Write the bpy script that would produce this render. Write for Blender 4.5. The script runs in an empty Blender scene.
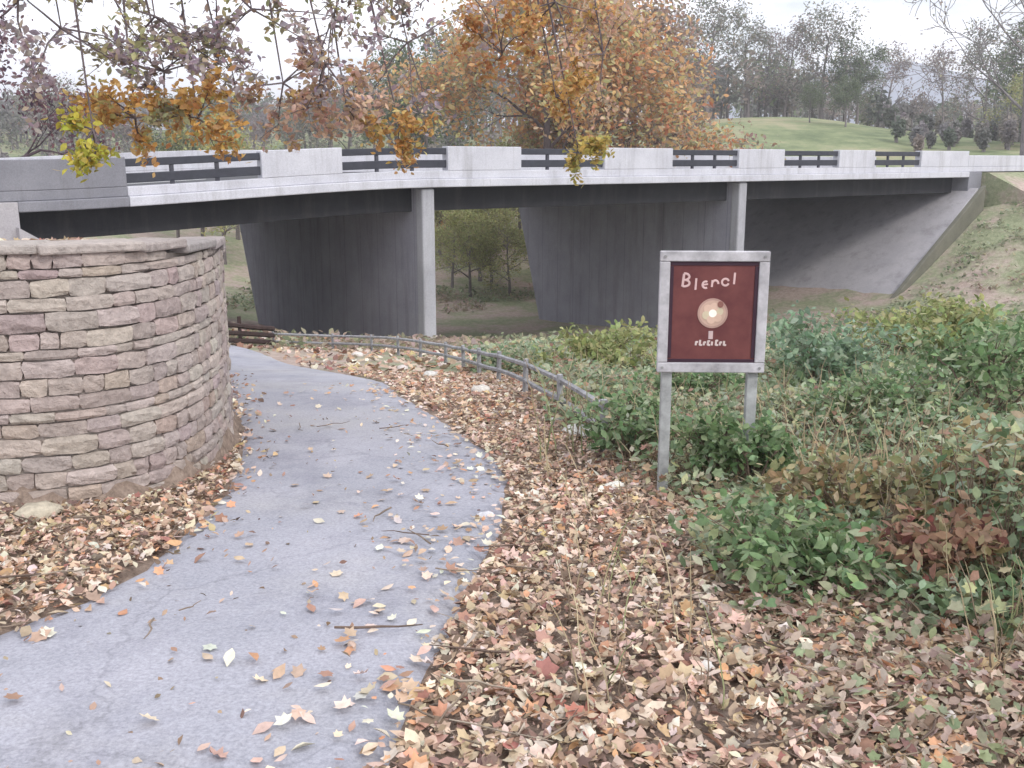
import bpy, math, random
import numpy as np
from mathutils import Vector, Matrix, noise as mnoise

R = math.radians
random.seed(7)
rng = np.random.default_rng(7)
scene = bpy.context.scene
col = scene.collection

# ------------------------------------------------------------------ camera
PITCH = 12.63
EYE = 1.75
cam_d = bpy.data.cameras.new("camera")
cam_d.sensor_width = 36
cam_d.lens = 35.16
cam_d.clip_start = 0.05
cam_d.clip_end = 6000
cam = bpy.data.objects.new("camera", cam_d)
cam.location = (0, 0, EYE)
cam.rotation_euler = (R(90 - PITCH), 0, 0)
col.objects.link(cam)
scene.camera = cam

# ------------------------------------------------------------------ world + sun
SUN_EL, SUN_AZ = 40, 142      # azimuth clockwise from +Y
world = bpy.data.worlds.new("World")
scene.world = world
world.use_nodes = True
nt = world.node_tree
N, L = nt.nodes, nt.links
N.clear()
out = N.new("ShaderNodeOutputWorld")
bg = N.new("ShaderNodeBackground")
bg.inputs["Strength"].default_value = 0.115
sky = N.new("ShaderNodeTexSky")
sky.sky_type = 'NISHITA'
sky.sun_disc = False
sky.sun_elevation = R(SUN_EL)
sky.sun_rotation = R(SUN_AZ)
sky.air_density = 1.0
sky.dust_density = 2.0
tc = N.new("ShaderNodeTexCoord")
mp = N.new("ShaderNodeMapping")
mp.inputs["Scale"].default_value = (1.2, 1.2, 4.0)
ns = N.new("ShaderNodeTexNoise")
ns.inputs["Scale"].default_value = 2.4
ns.inputs["Detail"].default_value = 7
ns.inputs["Roughness"].default_value = 0.55
rp = N.new("ShaderNodeValToRGB")
rp.color_ramp.elements[0].position = 0.36
rp.color_ramp.elements[0].color = (0.3, 0.3, 0.3, 1)
rp.color_ramp.elements[1].position = 0.52
rp.color_ramp.elements[1].color = (1, 1, 1, 1)
mx = N.new("ShaderNodeMix")
mx.data_type = 'RGBA'
mx.inputs["B"].default_value = (13.6, 13.8, 14.6, 1)
L.new(tc.outputs["Generated"], mp.inputs["Vector"])
L.new(mp.outputs["Vector"], ns.inputs["Vector"])
L.new(ns.outputs["Fac"], rp.inputs["Fac"])
L.new(rp.outputs["Color"], mx.inputs["Factor"])
L.new(sky.outputs["Color"], mx.inputs["A"])
L.new(mx.outputs["Result"], bg.inputs["Color"])
L.new(bg.outputs["Background"], out.inputs["Surface"])

sd = bpy.data.lights.new("sun", 'SUN')
sd.energy = 1.4
sd.angle = R(14)
sd.color = (1.0, 0.96, 0.90)
so = bpy.data.objects.new("sun", sd)
az, el = R(SUN_AZ), R(SUN_EL)
sdir = Vector((math.sin(az) * math.cos(el), math.cos(az) * math.cos(el), math.sin(el)))
so.rotation_euler = (-sdir).to_track_quat('-Z', 'Y').to_euler()
so.location = sdir * 60
col.objects.link(so)

scene.view_settings.view_transform = 'Standard'
scene.view_settings.look = 'None'
scene.view_settings.gamma = 1
scene.view_settings.exposure = 0.42
scene.view_settings.use_curve_mapping = False

# ------------------------------------------------------------------ helpers
def setprops(o, label=None, cat=None, group=None, kind=None):
    if label: o["label"] = label
    if cat: o["category"] = cat
    if group: o["group"] = group
    if kind: o["kind"] = kind
    return o

def empty(name, loc, label, cat, group=None, rz=0):
    o = bpy.data.objects.new(name, None)
    o.empty_display_size = 0.3
    o.location = loc
    o.rotation_euler = (0, 0, rz)
    col.objects.link(o)
    return setprops(o, label, cat, group)

class MB:
    """collects geometry and per-face tint"""
    def __init__(s):
        s.v, s.f, s.c = [], [], []
    def add(s, vs, fs, tint=(1, 1, 1)):
        b = len(s.v)
        s.v += [tuple(p) for p in vs]
        for f in fs:
            s.f.append(tuple(b + i for i in f))
            s.c.append(tint)
    def box(s, c, size, M=None, tint=(1, 1, 1)):
        x, y, z = (a / 2 for a in size)
        vs = [Vector((sx * x, sy * y, sz * z)) for sz in (-1, 1) for sy in (-1, 1) for sx in (-1, 1)]
        if M is not None: vs = [M @ p for p in vs]
        c = Vector(c)
        s.add([p + c for p in vs], [(0, 2, 3, 1), (4, 5, 7, 6), (0, 1, 5, 4), (2, 6, 7, 3), (0, 4, 6, 2), (1, 3, 7, 5)], tint)
    def tube(s, pts, rad, n=6, cap=True, tint=(1, 1, 1)):
        pts = [Vector(p) for p in pts]
        ring = []
        prev = None
        b = len(s.v)
        for i, p in enumerate(pts):
            d = (pts[min(i + 1, len(pts) - 1)] - pts[max(i - 1, 0)])
            if d.length < 1e-9: d = Vector((0, 0, 1))
            d.normalize()
            a = prev if prev is not None else (Vector((1, 0, 0)) if abs(d.z) > .8 else Vector((0, 0, 1)))
            u = d.cross(a)
            if u.length < 1e-4: u = d.cross(Vector((0, 1, 0)))
            u.normalize()
            w = u.cross(d); w.normalize()
            prev = w
            r = rad[i] if hasattr(rad, '__len__') else rad
            for k in range(n):
                t = 2 * math.pi * k / n
                s.v.append(tuple(p + (w * math.cos(t) + u * math.sin(t)) * r))
        for i in range(len(pts) - 1):
            for k in range(n):
                a0 = b + i * n + k; a1 = b + i * n + (k + 1) % n
                s.f.append((a0, a1, a1 + n, a0 + n)); s.c.append(tint)
        if cap:
            s.f.append(tuple(b + k for k in range(n - 1, -1, -1))); s.c.append(tint)
            e = b + (len(pts) - 1) * n
            s.f.append(tuple(e + k for k in range(n))); s.c.append(tint)
    def build(s, name, m, parent=None, smooth=False, bevel=0):
        me = bpy.data.meshes.new(name)
        me.from_pydata(s.v, [], s.f)
        at = me.attributes.new("tint", 'FLOAT_COLOR', 'FACE')
        a = np.ones((len(s.f), 4), dtype=np.float32)
        a[:, :3] = np.array(s.c, dtype=np.float32).reshape(-1, 3)
        at.data.foreach_set("color", a.ravel())
        if smooth:
            me.polygons.foreach_set("use_smooth", [True] * len(me.polygons))
        me.materials.append(m)
        me.update()
        o = bpy.data.objects.new(name, me)
        col.objects.link(o)
        if parent is not None: o.parent = parent
        if bevel:
            md = o.modifiers.new("bevel", 'BEVEL'); md.width = bevel; md.segments = 2; md.limit_method = 'ANGLE'
        return o

class LeafCloud:
    """vectorised flat-ish leaves; shape = centre + ring of points (x,y,z)"""
    OVAL = [(0, -.5, 0), (.22, -.2, .05), (.27, .1, .06), (0, .55, -.04), (-.27, .1, .06), (-.22, -.2, .05)]
    MAPLE = [(0, -.5, .02), (.17, -.3, 0), (.36, -.26, .08), (.30, -.04, .02), (.47, .16, .12), (.22, .24, .02), (.03, .5, .1),
             (-.2, .27, .02), (-.42, .22, .12), (-.31, -.02, .02), (-.38, -.24, .08), (-.19, -.3, 0)]
    def __init__(s): s.V, s.F, s.C, s.n = [], [], [], 0
    def add(s, pos, size, cols, shape='OVAL', flat=False, tilt=0.35, curl=1.0):
        pos = np.asarray(pos, dtype=np.float64); n = len(pos)
        if n == 0: return
        ring = np.array(getattr(s, shape)); m = len(ring)
        loc = np.vstack([[0, 0, 0.0], ring])
        size = np.broadcast_to(size, (n,))
        if flat:
            az_ = rng.uniform(0, 2 * np.pi, n)
            tx = rng.normal(0, tilt, n); ty = rng.normal(0, tilt, n)
            nz = np.stack([tx, ty, np.ones(n)], 1)
            nz /= np.linalg.norm(nz, axis=1)[:, None]
            ax = np.stack([np.cos(az_), np.sin(az_), np.zeros(n)], 1)
        else:
            nz = rng.normal(0, 1, (n, 3)); nz[:, 2] = np.abs(nz[:, 2]) + .3
            nz /= np.linalg.norm(nz, axis=1)[:, None]
            ax = rng.normal(0, 1, (n, 3))
        ax -= nz * np.sum(ax * nz, axis=1)[:, None]
        ax /= np.linalg.norm(ax, axis=1)[:, None] + 1e-9
        bx = np.cross(nz, ax)
        cu = curl * rng.uniform(-1.0, 2.2, n)
        P = (loc[None, :, 0, None] * ax[:, None, :] + loc[None, :, 1, None] * bx[:, None, :]
             + loc[None, :, 2, None] * cu[:, None, None] * nz[:, None, :]) * size[:, None, None] + pos[:, None, :]
        base = s.n + np.arange(n) * (m + 1)
        k = np.arange(m)
        F = np.stack([np.zeros(m, int), 1 + k, 1 + (k + 1) % m], 1)
        s.F.append((base[:, None, None] + F[None]).reshape(-1, 3))
        s.V.append(P.reshape(-1, 3)); s.n += n * (m + 1)
        s.C.append(np.repeat(np.asarray(cols, dtype=np.float32), m, axis=0))
    def build(s, name, m, parent=None):
        V = np.concatenate(s.V); F = np.concatenate(s.F); C = np.concatenate(s.C)
        me = bpy.data.meshes.new(name)
        me.vertices.add(len(V)); me.vertices.foreach_set("co", V.astype(np.float32).ravel())
        me.loops.add(F.size); me.loops.foreach_set("vertex_index", F.astype(np.int32).ravel())
        me.polygons.add(len(F))
        me.polygons.foreach_set("loop_start", np.arange(0, F.size, 3, dtype=np.int32))
        me.polygons.foreach_set("loop_total", np.full(len(F), 3, dtype=np.int32))
        me.update(calc_edges=True)
        at = me.attributes.new("tint", 'FLOAT_COLOR', 'FACE')
        a = np.ones((len(F), 4), dtype=np.float32); a[:, :3] = C
        at.data.foreach_set("color", a.ravel())
        me.materials.append(m)
        o = bpy.data.objects.new(name, me); col.objects.link(o)
        if parent is not None: o.parent = parent
        return o

def palette(n, cols, jit=.18):
    """n colours drawn from weighted palette [(w,(r,g,b)),...]"""
    w = np.array([c[0] for c in cols], float); w /= w.sum()
    a = np.array([c[1] for c in cols], float)[rng.choice(len(cols), n, p=w)]
    a = a * rng.uniform(1 - jit, 1 + jit, (n, 1)) * rng.uniform(1 - jit * .4, 1 + jit * .4, (n, 3))
    return np.clip(a, 0, 1)

# ------------------------------------------------------------------ materials
def mat_base(name, rough=.85):
    m = bpy.data.materials.new(name); m.use_nodes = True
    b = m.node_tree.nodes["Principled BSDF"]
    b.inputs["Roughness"].default_value = rough
    b.inputs["Specular IOR Level"].default_value = .25
    return m, m.node_tree.nodes, m.node_tree.links, b

def noise_node(N, L, scale, detail=6, rough=.6, vec=None, sc=(1, 1, 1)):
    t = N.new("ShaderNodeTexCoord"); mpp = N.new("ShaderNodeMapping"); mpp.inputs["Scale"].default_value = sc
    L.new(t.outputs["Object"], mpp.inputs["Vector"])
    n = N.new("ShaderNodeTexNoise"); n.inputs["Scale"].default_value = scale
    n.inputs["Detail"].default_value = detail; n.inputs["Roughness"].default_value = rough
    L.new(mpp.outputs["Vector"], n.inputs["Vector"])
    return n

def ramp(N, L, src, stops):
    r = N.new("ShaderNodeValToRGB")
    e = r.color_ramp.elements
    while len(e) < len(stops): e.new(.5)
    for i, (p, c) in enumerate(stops):
        e[i].position = p; e[i].color = (*c, 1)
    L.new(src, r.inputs["Fac"])
    return r

def mixc(N, L, a, b, fac=None, blend='MIX', f=.5):
    x = N.new("ShaderNodeMix"); x.data_type = 'RGBA'; x.blend_type = blend
    if fac is not None: L.new(fac, x.inputs["Factor"])
    else: x.inputs["Factor"].default_value = f
    for k, s in (("A", a), ("B", b)):
        if isinstance(s, tuple): x.inputs[k].default_value = (*s, 1)
        else: L.new(s, x.inputs[k])
    return x.outputs["Result"]

def add_bump(N, L, b, src, dist=.01, st=.6):
    bp = N.new("ShaderNodeBump"); bp.inputs["Strength"].default_value = st; bp.inputs["Distance"].default_value = dist
    L.new(src, bp.inputs["Height"]); L.new(bp.outputs["Normal"], b.inputs["Normal"])

def concrete(name, c1, c2, dirt=(.10, .09, .085), streak=True, bumpd=.01, dirt_amt=.45):
    m, N, L, b = mat_base(name, .88)
    n1 = noise_node(N, L, .9, 8, .65)
    base = ramp(N, L, n1.outputs["Fac"], [(.3, c1), (.7, c2)]).outputs["Color"]
    n2 = noise_node(N, L, 1.6, 6, .7, sc=(1.6, 1.6, .16) if streak else (1, 1, 1))
    f = ramp(N, L, n2.outputs["Fac"], [(.5, (0, 0, 0)), (.78, (dirt_amt,) * 3)]).outputs["Color"]
    base = mixc(N, L, base, dirt, fac=f)
    n3 = noise_node(N, L, 28, 5, .7)
    sp = ramp(N, L, n3.outputs["Fac"], [(.25, (.78, .78, .78)), (.75, (1.12, 1.12, 1.12))]).outputs["Color"]
    base = mixc(N, L, base, sp, blend='MULTIPLY', f=1)
    at = N.new("ShaderNodeAttribute"); at.attribute_name = "tint"
    base = mixc(N, L, base, at.outputs["Color"], blend='MULTIPLY', f=1)
    L.new(base, b.inputs["Base Color"])
    add_bump(N, L, b, n3.outputs["Fac"], bumpd, .5)
    return m

def add_joints(m, scale, axis='X', dark=.6):
    N, L = m.node_tree.nodes, m.node_tree.links; b = N["Principled BSDF"]
    t = N.new("ShaderNodeTexCoord"); sp = N.new("ShaderNodeSeparateXYZ"); L.new(t.outputs["Object"], sp.inputs[0])
    ad = N.new("ShaderNodeMath"); ad.operation = 'MULTIPLY_ADD'; L.new(sp.outputs["X"], ad.inputs[0]); ad.inputs[1].default_value = -.6 if axis == 'N' else .8
    m2 = N.new("ShaderNodeMath"); m2.operation = 'MULTIPLY'; L.new(sp.outputs["Y"], m2.inputs[0]); m2.inputs[1].default_value = .8 if axis == 'N' else .6
    L.new(m2.outputs[0], ad.inputs[2])
    fr_ = N.new("ShaderNodeMath"); fr_.operation = 'PINGPONG'; L.new(ad.outputs[0], fr_.inputs[0]); fr_.inputs[1].default_value = scale
    c = ramp(N, L, fr_.outputs[0], [(.0, (dark,) * 3), (.03, (1, 1, 1))]).outputs["Color"]
    src = b.inputs["Base Color"].links[0].from_socket
    L.new(mixc(N, L, src, c, blend='MULTIPLY', f=1), b.inputs["Base Color"])
def tinted(name, rough=.8, nscale=9, lo=.7, hi=1.25, bumpd=.006, transl=0.0, bst=.5, sc=(1, 1, 1)):
    m, N, L, b = mat_base(name, rough)
    at = N.new("ShaderNodeAttribute"); at.attribute_name = "tint"
    n1 = noise_node(N, L, nscale, 6, .65, sc=sc)
    v = ramp(N, L, n1.outputs["Fac"], [(.3, (lo,) * 3), (.7, (hi,) * 3)]).outputs["Color"]
    c = mixc(N, L, at.outputs["Color"], v, blend='MULTIPLY', f=1)
    L.new(c, b.inputs["Base Color"])
    if bumpd: add_bump(N, L, b, n1.outputs["Fac"], bumpd, bst)
    if transl:
        tr = N.new("ShaderNodeBsdfTranslucent"); L.new(c, tr.inputs["Color"])
        ms = N.new("ShaderNodeMixShader"); ms.inputs[0].default_value = transl
        L.new(b.outputs[0], ms.inputs[1]); L.new(tr.outputs[0], ms.inputs[2])
        L.new(ms.outputs[0], N["Material Output"].inputs["Surface"])
    return m

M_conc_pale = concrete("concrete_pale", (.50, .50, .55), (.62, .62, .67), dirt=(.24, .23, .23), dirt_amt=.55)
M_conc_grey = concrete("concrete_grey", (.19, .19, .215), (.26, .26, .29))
M_conc_shaded = concrete("concrete_girder_shaded", (.022, .022, .026), (.04, .04, .045))  # near-black girder concrete: shade under the deck put into the colour
M_conc_slope = concrete("concrete_slope_paving", (.36, .345, .37), (.46, .44, .46), streak=False)
M_leaf = tinted("leaf", .5, 30, .8, 1.2, 0, .42)
M_litter = tinted("dry_leaf", .75, 25, .8, 1.15, 0, .12)
M_bark = tinted("bark", .9, 7, .6, 1.3, .02, 0, .8, (1, 1, .25))
M_stone = tinted("stone", .95, 19, .76, 1.22, .03, 0, 1)
M_mortar = concrete("mortar", (.36, .31, .28), (.44, .385, .35), streak=False)
M_wood = tinted("weathered_wood", .85, 8, .6, 1.3, .006, 0, .6, (1, 1, 1))
M_paint = tinted("painted_metal", .5, 6, .85, 1.1, .001, 0, .2)
M_steel = tinted("dark_steel", .6, 5, .8, 1.2, .001, 0, .2)

# ------------------------------------------------------------------ terrain function
def pxdir(u, v):
    p = R(PITCH); a = (u - 512) / 1000; b = (384 - v) / 1000
    return Vector((a, math.cos(p) + b * math.sin(p), -math.sin(p) + b * math.cos(p)))
def at(u, v, Y):
    d = pxdir(u, v); return Vector((0, 0, EYE)) + d * (Y / d.y)

CP = [(0, 0, -1.72), (-4, 0, -1.75), (4, 0, -1.68), (0, -8, -1.6), (12, 0, -1.6), (-12, 0, -1.7),
      (0, 3.5, -1.85), (3, 3.5, -1.82), (-3, 3.5, -1.87), (0, 6, -2.08), (-3, 6, -2.1), (3, 6, -2.08), (8, 6, -1.95),
      (-2, 8.2, -2.27), (1, 8.2, -2.32), (6, 9, -2.25), (12, 8, -1.9), (-2.7, 12, -2.68), (1, 12, -2.75), (0, 15, -3.22), (4, 15, -3.2), (6, 13, -2.75), (12, 12, -2.4),
      (-4.6, 18, -3.65), (0, 18, -3.68), (-1.5, 21, -4.1), (6, 18, -3.7), (14, 18, -3.2), (22, 18, -2.6),
      (-3.5, 24, -4.55), (4, 25, -5.1), (14, 26, -4.8), (24, 27, -4.0), (-8, 25, -4.4), (-10, 31, -5.0),
      (-2.5, 31.7, -5.6), (-12, 42, -6.6), (9.3, 40.6, -6.6), (3, 37, -7.0), (17, 46, -6.6), (14, 38, -6.3), (20, 38, -6.2),
      (25, 44, -4.6), (25.5, 49.5, -1.8), (34, 56, -1.6), (34, 50, -4), (50, 66, -1.5), (50, 55, -4), (23, 58, -3.0), (18, 62, -4.0),
      (-13, 25.5, -2.3), (-15, 21, -1.6), (-20, 18, -1.4), (-24, 32, -1.7), (-35, 12, -1.3), (-20, 38, -3.6), (-30, 45, -2),
      (-10, 60, -7), (5, 62, -7), (-40, 70, -1), (-12, 80, -4), (8, 80, -3), (30, 78, -1.5), (60, 90, 1),
      (15, 95, 1.4), (38, 98, 2.0), (-30, 110, -2), (-8, 118, 0), (15, 116, 3.6), (34, 116, 4.6), (55, 120, 1.2), (75, 120, 0), (-30, 140, 1),
      (0, 160, 4), (40, 160, 4.5), (0, 200, 6), (60, 240, 7), (-90, 200, 5), (150, 200, 6), (-100, 60, 0), (120, 60, -2), (100, -40, -1), (-100, -40, -1), (0, -60, -1.4),
      (0, 330, 9), (150, 330, 9), (-150, 330, 9)]
_cp = np.array(CP, float)
def _U(r): return np.where(r > 1e-9, r * r * np.log(r + 1e-12), 0)
_n = len(_cp)
_D = np.linalg.norm(_cp[:, None, :2] - _cp[None, :, :2], axis=2)
_A = np.zeros((_n + 3, _n + 3)); _A[:_n, :_n] = _U(_D) + np.eye(_n) * .5
_A[:_n, _n] = 1; _A[:_n, _n + 1:] = _cp[:, :2]; _A[_n, :_n] = 1; _A[_n + 1:, :_n] = _cp[:, :2].T
_w = np.linalg.solve(_A, np.concatenate([_cp[:, 2], [0, 0, 0]]))

# stone wall plan line (front foot), bank lies to its left
WALL = [(-16, 6.4), (-9, 5.95), (-5, 5.75), (-3.1, 5.75), (-2.55, 5.88), (-2.25, 6.2), (-2.13, 6.8), (-2.18, 7.6), (-2.42, 8.6), (-3.1, 10.3), (-4.35, 13), (-6.1, 16.6), (-8.0, 20.0), (-10.5, 22.6)]
_W = np.array(WALL)
def wall_dist(x, y):
    """signed distance to the wall line: positive behind (bank side)"""
    x = np.asarray(x, float); y = np.asarray(y, float)
    best = np.full(x.shape, 1e9); sg = np.zeros(x.shape)
    for (ax, ay), (bx, by) in zip(_W[:-1], _W[1:]):
        dx, dy = bx - ax, by - ay; l2 = dx * dx + dy * dy
        t = np.clip(((x - ax) * dx + (y - ay) * dy) / l2, 0, 1)
        px, py = ax + t * dx, ay + t * dy
        d = np.hypot(x - px, y - py)
        s = np.sign(dx * (y - ay) - dy * (x - ax))
        m = d < best - 1e-9
        sg = np.where(m, s, sg); best = np.where(m, d, best)
    return best * sg

def Hrel(x, y):
    x = np.asarray(x, float); y = np.asarray(y, float)
    sh = x.shape; xf = np.clip(x.ravel(), -170, 170); yf = np.clip(y.ravel(), -70, 340)
    r = np.hypot(xf[:, None] - _cp[None, :, 0], yf[:, None] - _cp[None, :, 1])
    z = _U(r) @ _w[:_n] + _w[_n] + xf * _w[_n + 1] + yf * _w[_n + 2]
    z = z.reshape(sh)
    wd = wall_dist(x, y)
    t = np.clip((wd - .12) / .2, 0, 1)
    fade = np.clip((23.5 - y) / 5, 0, 1)
    up = np.maximum(z, -.64 - .11 * np.clip(y - 8.2, 0, 5) - .05 * np.clip(y - 13.2, 0, 30))
    up = z + (up - z) * fade
    z = np.where(y < 26, z + (up - z) * t, z)
    return z
def H(x, y): return Hrel(x, y) + EYE
def h1(x, y): return float(H(np.array([x]), np.array([y]))[0])
def ground(u, v):
    d = pxdir(u, v); t = 1.5
    while t < 400:
        p = Vector((0, 0, EYE)) + d * t
        if p.z < h1(p.x, p.y): return Vector((p.x, p.y, h1(p.x, p.y)))
        t += .05 + t * .004
    return p

def axis(a, b, lo, hi, s, g=1.12, m=14):
    c = list(np.arange(a, b + 1e-6, s)); d = s; x = c[0]; pre = []
    while x > lo: d = min(d * g, m if abs(x) < 500 else 200); x -= d; pre.append(x)
    x = c[-1]; d = s; post = []
    while x < hi: d = min(d * g, m if abs(x) < 500 else 200); x += d; post.append(x)
    return np.array(pre[::-1] + c + post)
xs = axis(-7, 7, -1500, 1500, .16); ys = axis(1, 20, -300, 2500, .16)
X, Y = np.meshgrid(xs, ys)
Z = H(X, Y)
nn = np.vectorize(lambda a, b: mnoise.noise(Vector((a * .9, b * .9, 0))) * .5 + mnoise.noise(Vector((a * 3.1, b * 3.1, 4))) * .2)(X, Y)

def in_poly(x, y, poly):
    x = np.asarray(x); y = np.asarray(y); ins = np.zeros(x.shape, bool)
    n = len(poly); j = n - 1
    for i in range(n):
        xi, yi = poly[i]; xj, yj = poly[j]
        c = ((yi > y) != (yj > y)) & (x < (xj - xi) * (y - yi) / (yj - yi + 1e-12) + xi)
        ins ^= c; j = i
    return ins

# path outline (left/right edges read off the ground)
LE = [ground(*p) for p in [(0, 643), (75, 606), (150, 566), (200, 522), (236, 478), (243, 440), (232, 405), (222, 378)]]
RE = [ground(*p) for p in [(398, 768), (425, 690), (452, 620), (490, 560), (512, 505), (500, 462), (452, 425), (398, 396)]]
left = [(-3.6, -6), (-3.2, 0), (-3.05, 2.4)] + [(p.x, p.y) for p in LE if p.y > 2.6] + [(-3.7, 12.5), (-5.6, 17), (-8.2, 22), (-11.6, 28), (-18, 37), (-26, 48)]
right = [(-1.2, -6), (-.8, 0), (-.6, 2.0)] + [(p.x, p.y) for p in RE] + [(-1.6, 12.5), (-3.7, 17.3), (-5.9, 22), (-9.2, 28), (-15.6, 37), (-23.6, 48)]
def resample(pts, n):
    p = np.array(pts); d = np.concatenate([[0], np.cumsum(np.hypot(*np.diff(p, axis=0).T))])
    t = np.linspace(0, d[-1], n); q = np.stack([np.interp(t, d, p[:, i]) for i in (0, 1)], 1)
    for _ in range(3): q[1:-1] = (q[:-2] + 2 * q[1:-1] + q[2:]) / 4
    return q
NP = 260
PL, PR = resample(left, NP), resample(right, NP)
path_poly = [tuple(p) for p in PL] + [tuple(p) for p in PR[::-1]]
inpath = in_poly(X, Y, path_poly)
Z = Z + np.where(inpath, -.015, nn * .05 * np.clip((Y + 3) / 3, 0, 1))

# ground material: leaf-mould near, dull grass and earth further off
def ground_mat():
    m, N, L, b = mat_base("ground_soil", .95)
    n1 = noise_node(N, L, 14, 8, .75)
    dirt = ramp(N, L, n1.outputs["Fac"], [(.3, (.13, .095, .075)), (.5, (.26, .195, .155)), (.72, (.42, .33, .27))]).outputs["Color"]
    n2 = noise_node(N, L, .35, 7, .7); n3 = noise_node(N, L, 5, 6, .8)
    gr = ramp(N, L, n3.outputs["Fac"], [(.3, (.16, .18, .10)), (.55, (.27, .29, .18)), (.75, (.40, .37, .26))]).outputs["Color"]
    tan = ramp(N, L, n3.outputs["Fac"], [(.3, (.26, .20, .17)), (.7, (.50, .40, .35))]).outputs["Color"]
    f2 = ramp(N, L, n2.outputs["Fac"], [(.44, (0, 0, 0)), (.58, (1, 1, 1))]).outputs["Color"]
    far = mixc(N, L, gr, tan, fac=f2)
    n5 = noise_node(N, L, .12, 7, .75)
    lawn = ramp(N, L, n5.outputs["Fac"], [(.38, (.11, .14, .07)), (.5, (.20, .23, .12)), (.62, (.31, .28, .18))]).outputs["Color"]
    t = N.new("ShaderNodeTexCoord"); s = N.new("ShaderNodeSeparateXYZ"); L.new(t.outputs["Object"], s.inputs[0])
    def mr(a, b_):
        r = N.new("ShaderNodeMapRange"); r.inputs["From Min"].default_value = a; r.inputs["From Max"].default_value = b_
        L.new(s.outputs["Y"], r.inputs["Value"]); return r.outputs[0]
    c = mixc(N, L, dirt, far, fac=mr(11, 18)); c = mixc(N, L, c, lawn, fac=mr(70, 85))
    L.new(c, b.inputs["Base Color"])
    add_bump(N, L, b, n1.outputs["Fac"], .04, .8)
    return m
nx, ny = len(xs), len(ys)
me = bpy.data.meshes.new("ground")
vv = np.stack([X.ravel(), Y.ravel(), Z.ravel()], 1)
idx = np.arange(nx * ny).reshape(ny, nx)
ff = np.stack([idx[:-1, :-1], idx[:-1, 1:], idx[1:, 1:], idx[1:, :-1]], -1).reshape(-1, 4)
me.from_pydata(vv.tolist(), [], ff.tolist())
me.polygons.foreach_set("use_smooth", [True] * len(me.polygons))
me.materials.append(ground_mat())
go = bpy.data.objects.new("ground", me); col.objects.link(go); setprops(go, kind="structure")

# path sheet
def path_mat():
    m, N, L, b = mat_base("path_asphalt", .8)
    n1 = noise_node(N, L, 1.1, 7, .6); n2 = noise_node(N, L, 60, 4, .8); n3 = noise_node(N, L, .45, 5, .7)
    c = ramp(N, L, n1.outputs["Fac"], [(.3, (.31, .315, .36)), (.7, (.41, .405, .455))]).outputs["Color"]
    d = ramp(N, L, n3.outputs["Fac"], [(.48, (0, 0, 0)), (.72, (.6, .6, .6))]).outputs["Color"]
    c = mixc(N, L, c, (.46, .44, .43), fac=d)
    g = ramp(N, L, n2.outputs["Fac"], [(.25, (.62, .62, .62)), (.75, (1.22, 1.22, 1.22))]).outputs["Color"]
    c = mixc(N, L, c, g, blend='MULTIPLY', f=1)
    # cracks and old damp stains
    t = N.new("ShaderNodeTexCoord"); wn = noise_node(N, L, 2.2, 4, .6)
    wv = N.new("ShaderNodeVectorMath"); wv.operation = 'MULTIPLY_ADD'; L.new(wn.outputs["Color"], wv.inputs[0]); wv.inputs[1].default_value = (.5, .5, .5)
    L.new(t.outputs["Object"], wv.inputs[2])
    vo = N.new("ShaderNodeTexVoronoi"); vo.feature = 'DISTANCE_TO_EDGE'; vo.inputs["Scale"].default_value = .55; L.new(wv.outputs[0], vo.inputs["Vector"])
    cr = ramp(N, L, vo.outputs["Distance"], [(.0, (.35, .35, .35)), (.008, (1, 1, 1))]).outputs["Color"]
    n4 = noise_node(N, L, 1.3, 6, .75, sc=(1, .6, 1))
    dm = ramp(N, L, n4.outputs["Fac"], [(.36, (.82, .82, .84)), (.5, (1, 1, 1))]).outputs["Color"]
    c = mixc(N, L, c, cr, blend='MULTIPLY', f=.28); c = mixc(N, L, c, dm, blend='MULTIPLY', f=1)
    L.new(c, b.inputs["Base Color"]); add_bump(N, L, b, n2.outputs["Fac"], .006, .7)
    return m
pv, pf = [], []
K = 14
for i in range(NP):
    for k in range(K + 1):
        t = k / K
        wob = .09 * (mnoise.noise(Vector((i * .23, 9 if k == 0 else 3, 0))) + .6 * mnoise.noise(Vector((i * .9, 5 if k == 0 else 8, 0)))) if k in (0, K) else 0
        q = PL[i] * (1 - t) + PR[i] * t; q = q + np.array([wob, 0])
        pv.append((q[0], q[1], 0))
pv = np.array(pv); pv[:, 2] = H(pv[:, 0], pv[:, 1]) + .02
for k in (0, K): pv[k::K + 1, 2] -= .03
pf = [(i * (K + 1) + k, i * (K + 1) + k + 1, (i + 1) * (K + 1) + k + 1, (i + 1) * (K + 1) + k) for i in range(NP - 1) for k in range(K)]
me = bpy.data.meshes.new("path"); me.from_pydata(pv.tolist(), [], pf)
me.polygons.foreach_set("use_smooth", [True] * len(me.polygons)); me.materials.append(path_mat())
po = bpy.data.objects.new("path", me); col.objects.link(po); setprops(po, kind="structure")

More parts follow.
